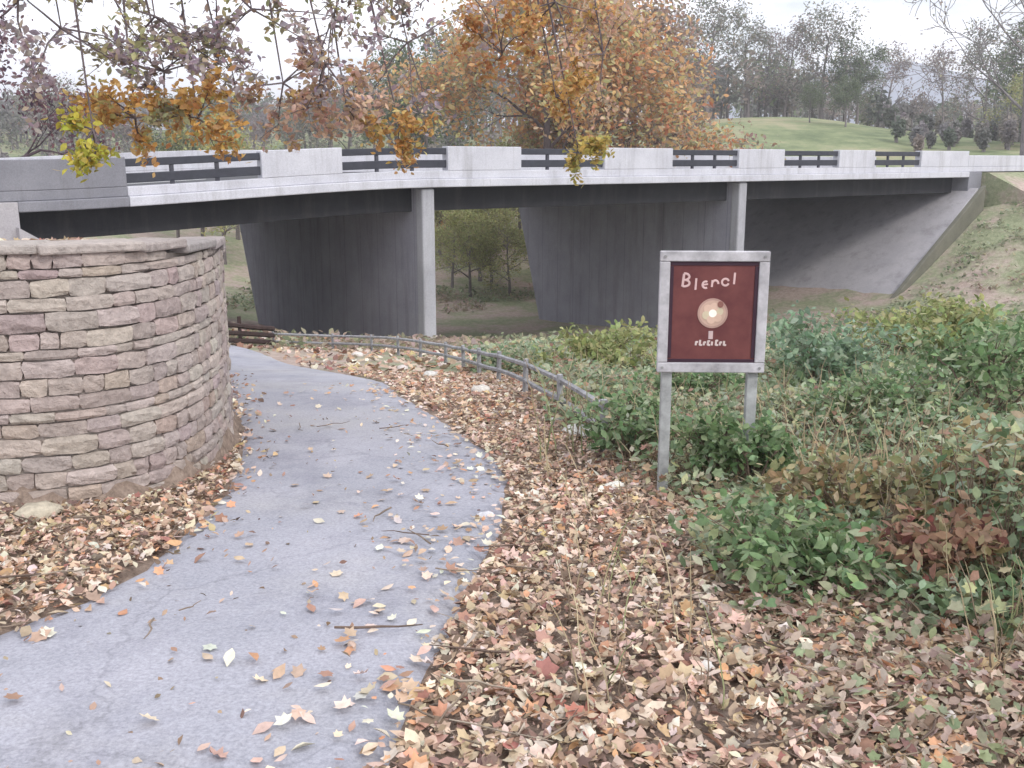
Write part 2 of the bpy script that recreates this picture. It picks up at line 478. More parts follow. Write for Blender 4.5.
# ------------------------------------------------------------------ bridge
O = Vector((-3.5, 31.0, EYE)); ES = Vector((.801, .598, 0)).normalized(); EN = Vector((-ES.y, ES.x, 0))
def B(s, n, z): return O + ES * s + EN * n + Vector((0, 0, z))     # z relative to eye height
MBR = Matrix((ES, EN, Vector((0, 0, 1)))).transposed()
def sag(s):
    t = min(max((1.5 - s) / 13, 0), 1); return -.42 * t * t * (3 - 2 * t)
def bbox(mb, s0, s1, n0, n1, z0, z1, tint=(1, 1, 1)):
    """box along the bridge line, following the dip of the road at its left end"""
    k = max(1, int((min(s1, 2) - max(s0, -12)) / 1.0)) if s0 < 2 and s1 > -12 else 1
    cuts = [s0] + [x for x in [-12 + i * 14 / 16 for i in range(17)] if s0 + .05 < x < s1 - .05] + [s1] if k > 1 else [s0, s1]
    vs = []
    for s_ in cuts:
        g = sag(s_); vs += [B(s_, n0, z0 + g), B(s_, n1, z0 + g), B(s_, n1, z1 + g), B(s_, n0, z1 + g)]
    m = len(cuts) - 1
    fs = [(i * 4 + j, (i + 1) * 4 + j, (i + 1) * 4 + (j + 1) % 4, i * 4 + (j + 1) % 4) for i in range(m) for j in range(4)]
    mb.add(vs, fs + [(0, 1, 2, 3), (m * 4 + 3, m * 4 + 2, m * 4 + 1, m * 4)], tint)
bridge = empty("road_bridge", (0, 0, 0), "pale concrete road bridge on two wall piers crossing above the path", "bridge")
S0, S1, WID = -10.6, 32.6, 16.0
mb = MB(); bbox(mb, -7.947, S1, .0, WID, -.84, -.58)
mb.build("deck", M_conc_pale, bridge, bevel=.03)
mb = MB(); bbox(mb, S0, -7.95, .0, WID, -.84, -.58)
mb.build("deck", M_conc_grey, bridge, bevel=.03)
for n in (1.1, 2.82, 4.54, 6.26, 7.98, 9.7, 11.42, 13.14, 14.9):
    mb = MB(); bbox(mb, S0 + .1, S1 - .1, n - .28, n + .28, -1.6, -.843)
    mb.build("girder", M_conc_shaded, bridge, bevel=.02)
openings = [-6.1, .1, 6.7, 13.8, 20.3, 26.6]
HO = 1.85
for side, n0 in (("near", .12), ("far", WID - .47)):
    mb = MB(); bbox(mb, openings[0] - HO + .003, 48, n0, n0 + .35, -.577, -.33)
    mb.build("parapet_base", M_conc_pale, bridge, bevel=.02)
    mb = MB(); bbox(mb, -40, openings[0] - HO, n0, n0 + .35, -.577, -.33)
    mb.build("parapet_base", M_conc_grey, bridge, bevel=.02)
    edges = [-40] + [e for o_ in openings for e in (o_ - HO, o_ + HO)] + [32.6]
    if side == "far": edges = [-40, 32.6]
    for a, b_ in zip(edges[0::2], edges[1::2]):
        mb = MB(); bbox(mb, a, b_, n0, n0 + .35, -.327, .42)
        p = mb.build("parapet_panel", M_conc_pale, bridge, bevel=.02)
        if a == -40 and side == "near":
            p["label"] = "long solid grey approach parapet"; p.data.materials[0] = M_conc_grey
    for o_ in (openings if side == "near" else []):
        for z0, z1 in ((.17, .37), (-.24, -.0)):
            mb = MB(); bbox(mb, o_ - HO - .002, o_ + HO + .002, n0 + .1, n0 + .24, z0, z1, (.045, .047, .06))
            mb.build("rail", M_steel, bridge, bevel=.02)
        for ds in (-.62, .62):
            mb = MB(); bbox(mb, o_ + ds - .05, o_ + ds + .05, n0 + .13, n0 + .21, -.328, .17, (.06, .06, .075))
            mb.build("rail_post", M_steel, bridge)
    # right approach: lower continuing barrier
    mb = MB(); bbox(mb, 32.65, 48, n0 + .02, n0 + .33, -.327, .22)
    mb.build("approach_barrier", M_conc_pale, bridge, bevel=.03)
M_conc_nose = concrete('pier_nose', (.34, .34, .37), (.44, .44, .47))
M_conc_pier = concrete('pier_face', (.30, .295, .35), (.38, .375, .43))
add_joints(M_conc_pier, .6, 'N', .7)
def pier(s, Lt, Lb, zb, w=.40):
    mb = MB(); a = w / 2
    prof = [(.25, -.87), (.25, zb), (Lb, zb), (Lt, -1.55), (Lt, -.87)]
    vs = [B(s + sx, n, z) for sx in (-a, a) for n, z in prof]
    m = len(prof)
    mb.add(vs, [tuple(range(m)), tuple(range(2 * m - 1, m - 1, -1))] + [(i, i + m, (i + 1) % m + m, (i + 1) % m) for i in range(m)])
    p = mb.build("pier", M_conc_pier, bridge, bevel=.03)
    mb = MB(); bbox(mb, s - a - .03, s + a + .03, .12, .55, zb, -.87)
    mb.build("pier_nose", M_conc_nose, p, bevel=.06)
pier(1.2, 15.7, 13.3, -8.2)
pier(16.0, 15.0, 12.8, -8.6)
# right slope paving and abutment
mb = MB()
zt, zbm = -1.35, -7.0; sb = 25.4
prof = [(S1 + .2, zt), (S1 + .2, -9), (sb, -9), (sb, zbm)]
vs = [B(s, n, z) for n in (-.4, WID + .5) for s, z in prof]
mb.add(vs, [(0, 1, 2, 3), (7, 6, 5, 4), (0, 3, 7, 4), (1, 0, 4, 5), (2, 1, 5, 6), (3, 2, 6, 7)])
mb.build("slope_paving", M_conc_slope, bridge, bevel=.02)
M_conc_kerb = concrete('dark_olive_kerb', (.13, .13, .10), (.20, .19, .15), streak=False)  # kerb concrete in a dark olive tone
for k in range(2):
    mb = MB()
    n0 = -.62 if k == 0 else WID + .5
    vs = [B(s, n, z) for n in (n0, n0 + .22) for s, z in [(S1 + .5, zt + .12), (S1 + .5, -9), (sb - .3, -9), (sb - .3, zbm + .12)]]
    mb.add(vs, [(0, 1, 2, 3), (7, 6, 5, 4), (0, 3, 7, 4), (1, 0, 4, 5), (2, 1, 5, 6), (3, 2, 6, 7)])
    mb.build("slope_kerb", M_conc_kerb, bridge, bevel=.02)
mb = MB(); bbox(mb, S1, S1 + 1.2, 0.02, WID, -6, -.59); mb.build("abutment", M_conc_grey, bridge, bevel=.02)
mb = MB(); bbox(mb, S0 - 30, S0, .02, WID, -5, -.59); mb.build("abutment", M_conc_slope, bridge, bevel=.02)
mb = MB()
prof = [(S0 - .1, -1.6), (S0 - .1, -8), (S0 + 4.5, -8), (S0 + 4.5, -4.6)]
vs = [B(s, n, z) for n in (-.3, WID) for s, z in prof]
mb.add(vs, [(0, 3, 2, 1), (7, 4, 5, 6), (0, 4, 7, 3), (1, 5, 4, 0), (2, 6, 5, 1), (3, 7, 6, 2)])
mb.build("slope_paving", M_conc_slope, bridge)
# carriageway
m_road, N, L, b = mat_base("road_asphalt", .85)
n1 = noise_node(N, L, 8, 5, .7)
L.new(ramp(N, L, n1.outputs["Fac"], [(.3, (.045, .045, .05)), (.7, (.08, .08, .085))]).outputs["Color"], b.inputs["Base Color"])
mb = MB(); bbox(mb, -120, 160, .5, WID - .5, -.575, -.54); r = mb.build("road", m_road); setprops(r, kind="structure")
mb = MB()
for s in range(-60, 120, 9): bbox(mb, s, s + 3, WID / 2 - .06, WID / 2 + .06, -.5395, -.536, (.8, .8, .78))
r = mb.build("road_marking", M_paint); setprops(r, kind="structure")
# embankment fill carrying the road beyond both ends
mb = MB()
for a, b_ in ((33.8, 150), (-115, S0 - 30.2)):
    prof = [(-.3, -.62), (-14, -7), (WID + 14, -7), (WID + .3, -.62)]
    vs = [B(s, n, z) for s in (a, b_) for n, z in prof]
    mb.add(vs, [(0, 1, 2, 3), (7, 6, 5, 4), (0, 4, 5, 1), (3, 2, 6, 7), (0, 3, 7, 4), (1, 5, 6, 2)])
r = mb.build("embankment", bpy.data.materials["ground_soil"]); setprops(r, kind="structure")

# ------------------------------------------------------------------ stone retaining wall
wall = empty("retaining_wall", (0, 0, 0), "pinkish grey rubble stone retaining wall rounding the left side of the path", "wall")
wp = resample(WALL, 120)
seg = np.hypot(*np.diff(wp, axis=0).T); cum = np.concatenate([[0], np.cumsum(seg)])
def wpt(s):
    x = np.interp(s, cum, wp[:, 0]); y = np.interp(s, cum, wp[:, 1])
    e = .12
    dx = np.interp(s + e, cum, wp[:, 0]) - np.interp(s - e, cum, wp[:, 0]); dy = np.interp(s + e, cum, wp[:, 1]) - np.interp(s - e, cum, wp[:, 1])
    l = math.hypot(dx, dy); return Vector((x, y, 0)), Vector((dx / l, dy / l, 0))
TOT = cum[-1]
def wtop(s):
    p, _ = wpt(s); return EYE - .47 - min(max(0, p.y - 5.8), 2.2) * .06 - max(0, p.y - 8.0) * .13
core = MB(); NS = 160
ring = []
for i in range(NS + 1):
    p, t = wpt(.02 + (TOT - .04) * i / NS); nrm = Vector((-t.y, t.x, 0))   # points to bank side
    zt_, zb_ = wtop(TOT * i / NS) - .08, EYE + min(Hrel(np.array([p.x + nrm.x * -.5]), np.array([p.y + nrm.y * -.5]))[0], -2.0) - .5
    ring.append([p + nrm * .05 + Vector((0, 0, zb_)), p + nrm * .09 + Vector((0, 0, zt_)), p + nrm * .45 + Vector((0, 0, zt_)), p + nrm * .45 + Vector((0, 0, zb_))])
vs = [q for r_ in ring for q in r_]
core.add(vs, [(i * 4 + k, i * 4 + (k + 1) % 4, (i + 1) * 4 + (k + 1) % 4, (i + 1) * 4 + k) for i in range(NS) for k in range(4)] + [(0, 3, 2, 1), tuple(NS * 4 + k for k in range(4))])
core.build("mortar_core", M_mortar, wall)
st = MB(); STC = [(3, (.40, .335, .305)), (3, (.43, .365, .33)), (2, (.375, .31, .29)), (1, (.45, .395, .35)), (.8, (.40, .325, .28))]
def rock(mb, c, t, nrm, w, h, d, tint, jit=.16):
    """rounded irregular block"""
    vs = []
    for a in (-1, -.45, .45, 1):
        for b in (-1, -.4, .4, 1):
            e = (abs(a) == 1) + (abs(b) == 1)
            k = {0: 1, 1: .8, 2: .45}[e]
            sh = .92 if e == 2 else 1
            vs.append(c + t * (a * w / 2 * sh + random.uniform(-jit, jit) * h * .5) + Vector((0, 0, b * h / 2 * sh + random.uniform(-jit, jit) * h * .45)) - nrm * (d * (k + random.uniform(-.22, .22))))
    fs = [(i * 4 + j, (i + 1) * 4 + j, (i + 1) * 4 + j + 1, i * 4 + j + 1) for i in range(3) for j in range(3)]
    border = [0, 4, 8, 12, 13, 14, 15, 11, 7, 3, 2, 1]
    bidx = []
    for q in border: bidx.append(len(vs)); vs.append(vs[q] + nrm * (d * 1.1 + .03))
    m = len(border)
    for i in range(m): fs.append((border[i], bidx[i], bidx[(i + 1) % m], border[(i + 1) % m]))
    mb.add(vs, [tuple(reversed(f)) for f in fs], tint)
z = -3.2 + EYE
ZB = {}
while z < EYE - .6:
    hh = random.uniform(.06, .12)
    s = random.uniform(0, .2)
    while s < TOT - .1:
        w = random.uniform(.10, .34)
        p, t = wpt(s + w / 2); nrm = Vector((-t.y, t.x, 0))
        gz = h1(p.x - nrm.x * .4, p.y - nrm.y * .4) - .25
        tp = wtop(s + w / 2) - .08
        if z > gz and z < tp and p.y < 19:
            h_ = min(hh, tp - z + .02)
            if h_ > .05 and s + w > 6:
                rock(st, p + nrm * .06 + Vector((0, 0, z + h_ / 2)), t, nrm, w - .008, h_ - .008, random.uniform(.014, .034), palette(1, STC, .08)[0])
        s += w
    z += hh
st.build("stonework", M_stone, wall, smooth=False)
cp = MB(); s = .0
while s < TOT - .5:
    w = random.uniform(.45, .8)
    p, t = wpt(s + w / 2); nrm = Vector((-t.y, t.x, 0))
    Mt = Matrix((t, nrm, Vector((0, 0, 1)))).transposed() @ Matrix.Rotation(random.uniform(-.02, .02), 3, 'Y')
    cp.box(p + nrm * .19 + Vector((0, 0, wtop(s + w / 2) - .035 + random.uniform(-.012, .012))), (w - .012, .36, .06), Mt, palette(1, [(1, (.40, .35, .34)), (1, (.37, .33, .32)), (1, (.43, .38, .36))], .08)[0])
    s += w
cp.build("coping", M_stone, wall, bevel=.015)

# ------------------------------------------------------------------ trail sign
sg0 = ground(672, 497)
SY = sg0.y
def spt(u, v): return at(u, v, SY)
xl = spt(670, 300).x; xr = spt(757, 300).x
zt_ = spt(700, 251).z; zb_ = spt(700, 372).z
x0, x1 = spt(659, 300).x, spt(767, 300).x
cx = (x0 + x1) / 2
sign = empty("trail_sign", (cx, SY, h1(cx, SY)), "brown trailhead sign in a grey timber frame standing on two posts among the shrubs", "sign", rz=R(-2))
def L0(x, y, z): return Vector((x - cx, y, z - h1(cx, SY)))
W_, Hh = x1 - x0, zt_ - zb_
GP = (.42, .41, .43)
for xx in (xl, xr):
    g = h1(xx, SY)
    mb = MB(); mb.box(L0(xx, .05, (zt_ - .02 + g - .3) / 2), (.065, .065, zt_ - .02 - g + .3), tint=(.36, .37, .37))
    mb.build("post", M_wood, sign, bevel=.006)
fw = .062
def frm(mb, c, sz): mb.box(c, sz, tint=GP)
mb = MB(); frm(mb, L0(cx, 0, zt_ - fw / 2), (W_, .045, fw)); mb.build("frame_rail", M_wood, sign, bevel=.006)
mb = MB(); frm(mb, L0(cx, 0, zb_ + fw / 2), (W_, .045, fw)); mb.build("frame_rail", M_wood, sign, bevel=.006)
for sx in (-1, 1):
    mb = MB(); frm(mb, L0(cx + sx * (W_ / 2 - fw / 2), 0, (zt_ + zb_) / 2), (fw, .043, Hh - 2 * fw - .003)); mb.build("frame_stile", M_wood, sign, bevel=.006)
pw, ph = W_ - 2 * fw, Hh - 2 * fw
pz = (zt_ + zb_) / 2
m_panel, N, L, b = mat_base("sign_face", .55)
n1 = noise_node(N, L, 6, 5, .6)
L.new(ramp(N, L, n1.outputs["Fac"], [(.3, (.105, .032, .034)), (.7, (.165, .056, .052))]).outputs["Color"], b.inputs["Base Color"])
mb = MB(); mb.box(L0(cx, .004, pz), (pw + .004, .016, ph + .004)); panel = mb.build("sign_panel", m_panel, sign)
mb = MB()
for a, sz in (((0, ph / 2 - .012), (pw, .024)), ((0, -ph / 2 + .012), (pw, .018)), ((-pw / 2 + .011, 0), (.022, ph - .06)), ((pw / 2 - .011, 0), (.022, ph - .06))):
    mb.box(L0(cx + a[0], -.007, pz + a[1]), (sz[0], .006, sz[1]), tint=(.045, .022, .035))
mb.build("border_band", M_paint, panel)
CR = (.60, .42, .41)
def stroke(mb, pts, r=.006, tint=CR):
    b0 = len(mb.v); mb.tube([L0(cx + a, -.006, pz + b) for a, b in pts], r * 1.15, 8, tint=tint)
    for i_ in range(b0, len(mb.v)): mb.v[i_] = (mb.v[i_][0], -.005 + (mb.v[i_][1] + .006) * .25, mb.v[i_][2])
def arc(c, rx, rz, a0, a1, n=18): return [(c[0] + rx * math.cos(R(a0 + (a1 - a0) * i / n)), c[1] + rz * math.sin(R(a0 + (a1 - a0) * i / n))) for i in range(n + 1)]
# worn script heading: loops whose letters cannot be read any more
mb = MB()
def script(x, z, hgt, n, step, slope, capital=True):
    if capital:
        stroke(mb, [(x, z), (x + .008, z + hgt * 1.5)], .0065)
        stroke(mb, arc((x + .012, z + hgt * 1.15), .028, hgt * .38, 100, -90), .006)
        stroke(mb, arc((x + .012, z + hgt * .4), .03, hgt * .38, 90, -110), .006)
        x += .062
    prev = None
    for i in range(n):
        zz = z + slope * (x)
        k = (i * 7 + 3) % 4
        if k == 0: stroke(mb, arc((x + step * .4, zz + hgt * .4), step * .36, hgt * .4, 20, 340), .0055)
        elif k == 1: stroke(mb, [(x, zz), (x + .003, zz + hgt * .8)], .0055); stroke(mb, arc((x + step * .35, zz + hgt * .35), step * .32, hgt * .42, 170, 0), .0055)
        elif k == 2: stroke(mb, arc((x + step * .35, zz + hgt * .42), step * .32, hgt * .38, 60, 300), .0055); stroke(mb, [(x + step * .05, zz + hgt * .4), (x + step * .6, zz + hgt * .5)], .0045)
        else: stroke(mb, [(x + step * .3, zz), (x + step * .36, zz + hgt * 1.35)], .0055)
        x += step
script(-.19, .158, .052, 5, .058, .15)
mb.build("heading_lettering", M_paint, panel)
# round emblem: pale blossom with a bright centre
mb = MB()
ez = -.005
def disc(c, rx, rz, d, tint, n=20, wob=0):
    vs = [L0(cx + c[0] + rx * (1 + wob * math.sin(5 * t)) * math.cos(t), -d, pz + c[1] + rz * (1 + wob * math.sin(5 * t)) * math.sin(t)) for t in [2 * math.pi * k / n for k in range(n)]]
    vs2 = [v + Vector((0, d - .001, 0)) for v in vs]
    mb.add(vs + vs2, [tuple(range(n - 1, -1, -1))] + [(i, (i + 1) % n, (i + 1) % n + n, i + n) for i in range(n)], tint)
disc((0, ez), .092, .092, .008, (.42, .27, .23), 40)
disc((0, ez), .080, .080, .0085, (.52, .36, .29), 40)
for k in range(6):
    a_ = k * math.pi / 3 + .3
    disc((.040 * math.cos(a_), ez + .040 * math.sin(a_)), .026, .026, .0100 + .0003 * k, (.62, .44, .35) if k % 3 else (.58, .50, .36), 16)
disc((0, ez), .024, .024, .0125, (.92, .88, .80))
disc((.045, ez + .055), .018, .020, .0128, (.26, .12, .10))
mb.build("emblem", M_paint, panel)
mb = MB()
stroke(mb, [(-.006, -.115), (-.006, -.165)], .012, (.55, .42, .42))
xx = -.095
for i in range(8):
    hgt = (.024, .034, .022, .030, .024, .034, .022, .028)[i]
    stroke(mb, [(xx, -.205), (xx + .002, -.205 + hgt)], .0055, (.58, .48, .46))
    if i % 3 != 1: stroke(mb, [(xx, -.205 + hgt * .9), (xx + .014, -.205 + hgt * .85)], .005, (.58, .48, .46))
    if i % 2: stroke(mb, [(xx, -.203), (xx + .015, -.203)], .005, (.58, .48, .46))
    xx += .0245
mb.build("footer_lettering", M_paint, panel)
mb = MB()
for sx in (-1, 1):
    for sz in (-1, 1):
        mb = MB(); mb.tube([L0(cx + sx * (W_ / 2 - fw / 2), -.022, pz + sz * (Hh / 2 - fw / 2)), L0(cx + sx * (W_ / 2 - fw / 2), -.030, pz + sz * (Hh / 2 - fw / 2))], .009, 8, tint=(.25, .25, .25))
        mb.build("bolt", M_steel, sign)

# ------------------------------------------------------------------ low rail fence beside path
fline = [ground(*p) for p in [(604, 452), (566, 420), (515, 390), (455, 366), (385, 353), (312, 349), (262, 347), (216, 346)]]
fence = empty("path_fence", fline[0], "low grey weathered post and rail fence along the outer edge of the path", "fence")
f0 = Vector(fline[0])
fl = resample([(p.x, p.y) for p in fline], 60)
sgl = np.concatenate([[0], np.cumsum(np.hypot(*np.diff(fl, axis=0).T))])
nposts = int(sgl[-1] / 1.7)
prev = None
for i in range(nposts + 1):
    t = sgl[-1] * i / nposts
    x = float(np.interp(t, sgl, fl[:, 0])); y = float(np.interp(t, sgl, fl[:, 1])); g = h1(x, y)
    fr = i / nposts
    brown = fr > .86
    tn = (.055, .035, .032) if brown else (.30, .30, .315)
    hp = .72 if brown else .42
    mb = MB(); mb.tube([Vector((x, y, g - .2)) - f0, Vector((x + random.uniform(-.02, .02), y, g + hp)) - f0], [.05, .045] if brown else [.034, .03], 8, tint=tn)
    mb.build("post", M_wood, fence)
    p = Vector((x, y, g)) - f0
    if prev is not None:
        for zz in ((.17, .36) if not brown else (.14, .32, .50)):
            mb = MB(); rr = .03 if not brown else .06
            mid = (prev + p) / 2 + Vector((0, 0, zz + random.uniform(-.015, .01)))
            mb.tube([prev + Vector((0, 0, zz)), mid, p + Vector((0, 0, zz))], rr, 6, tint=tn)
            mb.build("rail", M_wood, fence)
    prev = p

# ------------------------------------------------------------------ pale edging stones
def boulder(c, r, tint, label, group=None, flat=.6):
    mb = MB(); nu, nv = 9, 6
    sd_ = random.uniform(0, 99); vs = []
    for j in range(nv + 1):
        for i in range(nu):
            th = math.pi * j / nv; ph_ = 2 * math.pi * i / nu
            d = Vector((math.sin(th) * math.cos(ph_), math.sin(th) * math.sin(ph_), math.cos(th)))
            k = 1 + .35 * mnoise.noise(d * 1.4 + Vector((sd_, 0, 0)))
            vs.append(Vector((d.x * r * 1.25, d.y * r, d.z * r * flat)) * k)
    fs = [(j * nu + i, (j + 1) * nu + i, (j + 1) * nu + (i + 1) % nu, j * nu + (i + 1) % nu) for j in range(nv) for i in range(nu)]
    mb.add(vs, fs, tint)
    o = mb.build("edging_stone", M_stone, smooth=True)
    o.location = Vector(c) + Vector((0, 0, r * flat * .35)); o.rotation_euler = (random.uniform(-.15, .15), 0, random.uniform(0, 3))
    setprops(o, label, "stone", group); return o
G = "pale stones edging the path"
stones = [((578, 438), .13, (.68, .68, .64), "largest white stone at the near end of the low fence"),
          ((556, 424), .07, (.66, .66, .63), "small white stone just beyond the largest white stone by the fence"),
          ((612, 492), .07, (.70, .68, .62), "small cream stone in the leaves between fence end and sign posts"),
          ((486, 522), .055, (.62, .61, .64), "pale stone on the right edge of the path, nearest of those on the paving"),
          ((480, 394), .12, (.62, .58, .53), "cream stone midway along the row beside the path"),
          ((430, 378), .11, (.64, .62, .58), "pale stone beside the path, second past the midway cream stone"),
          ((402, 370), .10, (.62, .55, .52), "pinkish white stone beside the path opposite the left bridge pier"),
          ((358, 357), .13, (.66, .60, .56), "farthest pale stone of the row beside the path"),
          ((738, 520), .09, (.58, .52, .42), "tan stone lying below the shrubs to the right of the sign posts"),
          ((852, 474), .12, (.62, .55, .48), "buff stone showing among the shrubs right of the sign"),
          ((38, 522), .12, (.52, .46, .36), "tan stone lying at the foot of the retaining wall")]
for (u, v), r_, tn, lb in stones:
    boulder(ground(u, v), r_, tn, lb, G if "edge" in lb or "row" in lb or "beside the path" in lb else None)

# ------------------------------------------------------------------ leaf litter
LIT = [(4, (.48, .34, .25)), (3.4, (.60, .45, .35)), (2, (.36, .22, .16)), (2.6, (.65, .54, .44)), (1.6, (.54, .30, .18)), (1.5, (.20, .13, .10)), (1, (.52, .40, .23)), (1.1, (.72, .64, .55)), (.5, (.36, .16, .13))]
def edge_dist_right(x, y):
    """horizontal distance right of the path's right edge (negative on path)"""
    d = np.full(x.shape, 1e9); sgn = np.zeros(x.shape)
    xr = np.interp(y, PR[:, 1], PR[:, 0]); return x - xr
def scatter(n, xr_, yr, ypow=1.0):
    x = rng.uniform(*xr_, n); y = yr[0] + (yr[1] - yr[0]) * rng.uniform(0, 1, n) ** ypow
    return x, y
litter = LeafCloud()
def put(x, y, size, lift=.02, tilt=.48, shapes=('MAPLE', 'OVAL'), cols=LIT):
    z = H(x, y) + lift + rng.uniform(0, .02, len(x))
    k = rng.random(len(x)) < .35
    for sh, mk in (('MAPLE', k), ('OVAL', ~k)):
        P = np.stack([x, y, z], 1)[mk]
        litter.add(P, (size * rng.uniform(.45, 1.45, len(x)))[mk], palette(mk.sum(), cols, .2), sh, flat=True, tilt=tilt)
x, y = scatter(120000, (-6, 9), (1.6, 15), 1.45)
ed = edge_dist_right(x, y); wd = wall_dist(x, y); ip = in_poly(x, y, path_poly)
patch = np.array([mnoise.noise(Vector((a * .7, b * .7, 2))) for a, b in zip(x, y)])
ip &= rng.random(len(x)) > .85 * np.exp(-np.abs(x - np.interp(y, PL[:, 1], PL[:, 0])) / .09)
keep = (~ip) & (wd < -.02) & (np.abs(x) < y * .62 + 1.0)
put(x[keep], y[keep], np.full(keep.sum(), .062) * (.8 + .5 * rng.random(keep.sum()) ** 3))
x, y = scatter(16000, (-4, 2), (1.8, 12), 1.2)
ip = in_poly(x, y, path_poly); ed = edge_dist_right(x, y)
patch = np.array([mnoise.noise(Vector((a * 1.1, b * 1.1, 2))) for a, b in zip(x, y)])
prob = np.clip(np.exp(ed / .28), 0, 1) * .8 + .012 + np.clip(patch - .2, 0, 1) * .12
keep = ip & (rng.random(len(x)) < prob)
put(x[keep], y[keep], np.full(keep.sum(), .055), lift=.028, tilt=.22, cols=LIT[:5] + [(3, (.62, .58, .50))])
x, y = scatter(9000, (-9, 24), (15, 34), 1)
ip = in_poly(x, y, path_poly)
put(x[~ip], y[~ip], np.full((~ip).sum(), .16))
x, y = scatter(110000, (-6, 8), (1.6, 9), 1.3)
ip = in_poly(x, y, path_poly); keep = ((~ip) | (rng.random(len(x)) < .02)) & (wall_dist(x, y) < -.02) & (np.abs(x) < y * .6 + .6)
x, y = x[keep], y[keep]
litter.add(np.stack([x, y, H(x, y) + .02 + rng.uniform(0, .03, len(x))], 1), .026 * rng.uniform(.5, 1.8, len(x)), palette(len(x), [(3, (.36, .25, .18)), (2, (.5, .38, .28)), (2, (.22, .15, .11)), (1, (.6, .5, .4))], .25), 'OVAL', flat=True, tilt=.6)
o = litter.build("leaf_litter", M_litter); setprops(o, "fallen tan, pink and rust autumn leaves covering the ground beside the path", "leaves", kind="stuff")

tw = MB()
for i in range(420):
    y = 2 + 8 * random.random() ** 1.4; x = random.uniform(-3.4, y * .55 + .4)
    if wall_dist(np.array([x]), np.array([y]))[0] > -.1: continue
    if in_poly(np.array([x]), np.array([y]), path_poly)[0] and random.random() < .9: continue
    a = random.uniform(0, 6.28); Ln = random.uniform(.08, .38); pts = []
    for k in range(5):
        px_ = x + math.cos(a) * Ln * k / 4 + random.gauss(0, .008); py_ = y + math.sin(a) * Ln * k / 4 + random.gauss(0, .008)
        pts.append((px_, py_, h1(px_, py_) + .045 + random.uniform(0, .012)))
    r_ = random.uniform(.0025, .006); tw.tube(pts, [r_, r_, r_ * .9, r_ * .7, r_ * .4], 5, tint=random.choice([(.22, .17, .13), (.30, .25, .2), (.14, .10, .08)]))
o = tw.build("twigs", M_bark); setprops(o, "thin fallen twigs lying on the leaf litter", "twigs", kind="stuff")

# ------------------------------------------------------------------ undergrowth
BR = [(ground(u, v).x, ground(u, v).y) for u, v in [(548, 380), (572, 436), (640, 478), (690, 520), (715, 590), (760, 660), (830, 768)]]
brpoly = BR + [(3.2, 2.0), (14, 6), (22, 16), (24, 30), (10, 33), (0, 22), (-.5, 16)]
IVY = [(2, (.16, .23, .12)), (3, (.27, .33, .20)), (3.2, (.37, .42, .29)), (.8, (.10, .14, .07)), (1.2, (.43, .43, .30)), (.8, (.46, .38, .25)), (.5, (.38, .23, .17)), (1, (.32, .40, .27)), (1.6, (.46, .47, .27))]
NEARP = [(2, (.42, .33, .26)), (2.4, (.50, .39, .33)), (1.5, (.31, .34, .21)), (1, (.27, .17, .14)), (1.6, (.60, .50, .41)), (1, (.36, .41, .25))]
cover = LeafCloud(); stems = MB()
cnt = 0
n_try = 44000
xx = rng.uniform(-1, 24, n_try); yy = 2.2 + 28 * rng.uniform(0, 1, n_try) ** 1.5
ok = in_poly(xx, yy, brpoly) & (xx < yy * .62 + 1.2)
# keep the sign face clear: low growth in front of it
xx, yy = xx[ok], yy[ok]
for x, y in zip(xx, yy):
    m1 = .5 + .5 * mnoise.noise(Vector((x * .55, y * .55, 7)))
    hgt = .12 + .5 * m1 * m1 * 1.6
    if y < SY + .1 and abs(x - cx) < .9: hgt = min(hgt, .2)
    if m1 < .12: continue
    near = y < 3.35 + (.6 if x < 1.6 else 0) + .5 * mnoise.noise(Vector((x, y, 1)))
    if near:
        hgt = .04 + .16 * m1
        if random.random() < .45: continue
    n = int(14 if y < 10 else 12); sz = .062 if y < 9 else (.085 if y < 16 else .15)
    g = h1(x, y)
    rr = .16 + .012 * y
    a = rng.uniform(0, 2 * np.pi, n); q = rng.uniform(0, 1, n) ** .6 * rr
    P = np.stack([x + np.cos(a) * q, y + np.sin(a) * q, g + rng.uniform(.02, 1, n) * hgt], 1)
    hue = mnoise.noise(Vector((x * .4, y * .4, 20)))
    pal = [(w * (2.6 if (hue > .18 and i in (4, 5, 6)) or (hue < -.05 and i in (0, 1, 7)) else 1), c) for i, (w, c) in enumerate(IVY)]
    if near: pal = NEARP
    cover.add(P, sz * (.75 if near else 1) * rng.uniform(.6, 1.4, n), palette(n, pal, .2), 'OVAL' if random.random() < .7 else 'MAPLE', flat=True, tilt=.6)
    if y < 10:
        for k in range(2):
            e = P[k]; stems.tube([(x, y, g - .02), ((x + e[0]) / 2, (y + e[1]) / 2 + .02, g + (e[2] - g) * .6), tuple(e)], [.005, .004, .002], 3, cap=False, tint=(.20, .15, .11))
o = cover.build("undergrowth", M_leaf); setprops(o, "low green ivy and weeds covering the bank right of the sign", "undergrowth", kind="stuff")
o = stems.build("undergrowth_stems", M_bark, o); o["kind"] = "stuff"
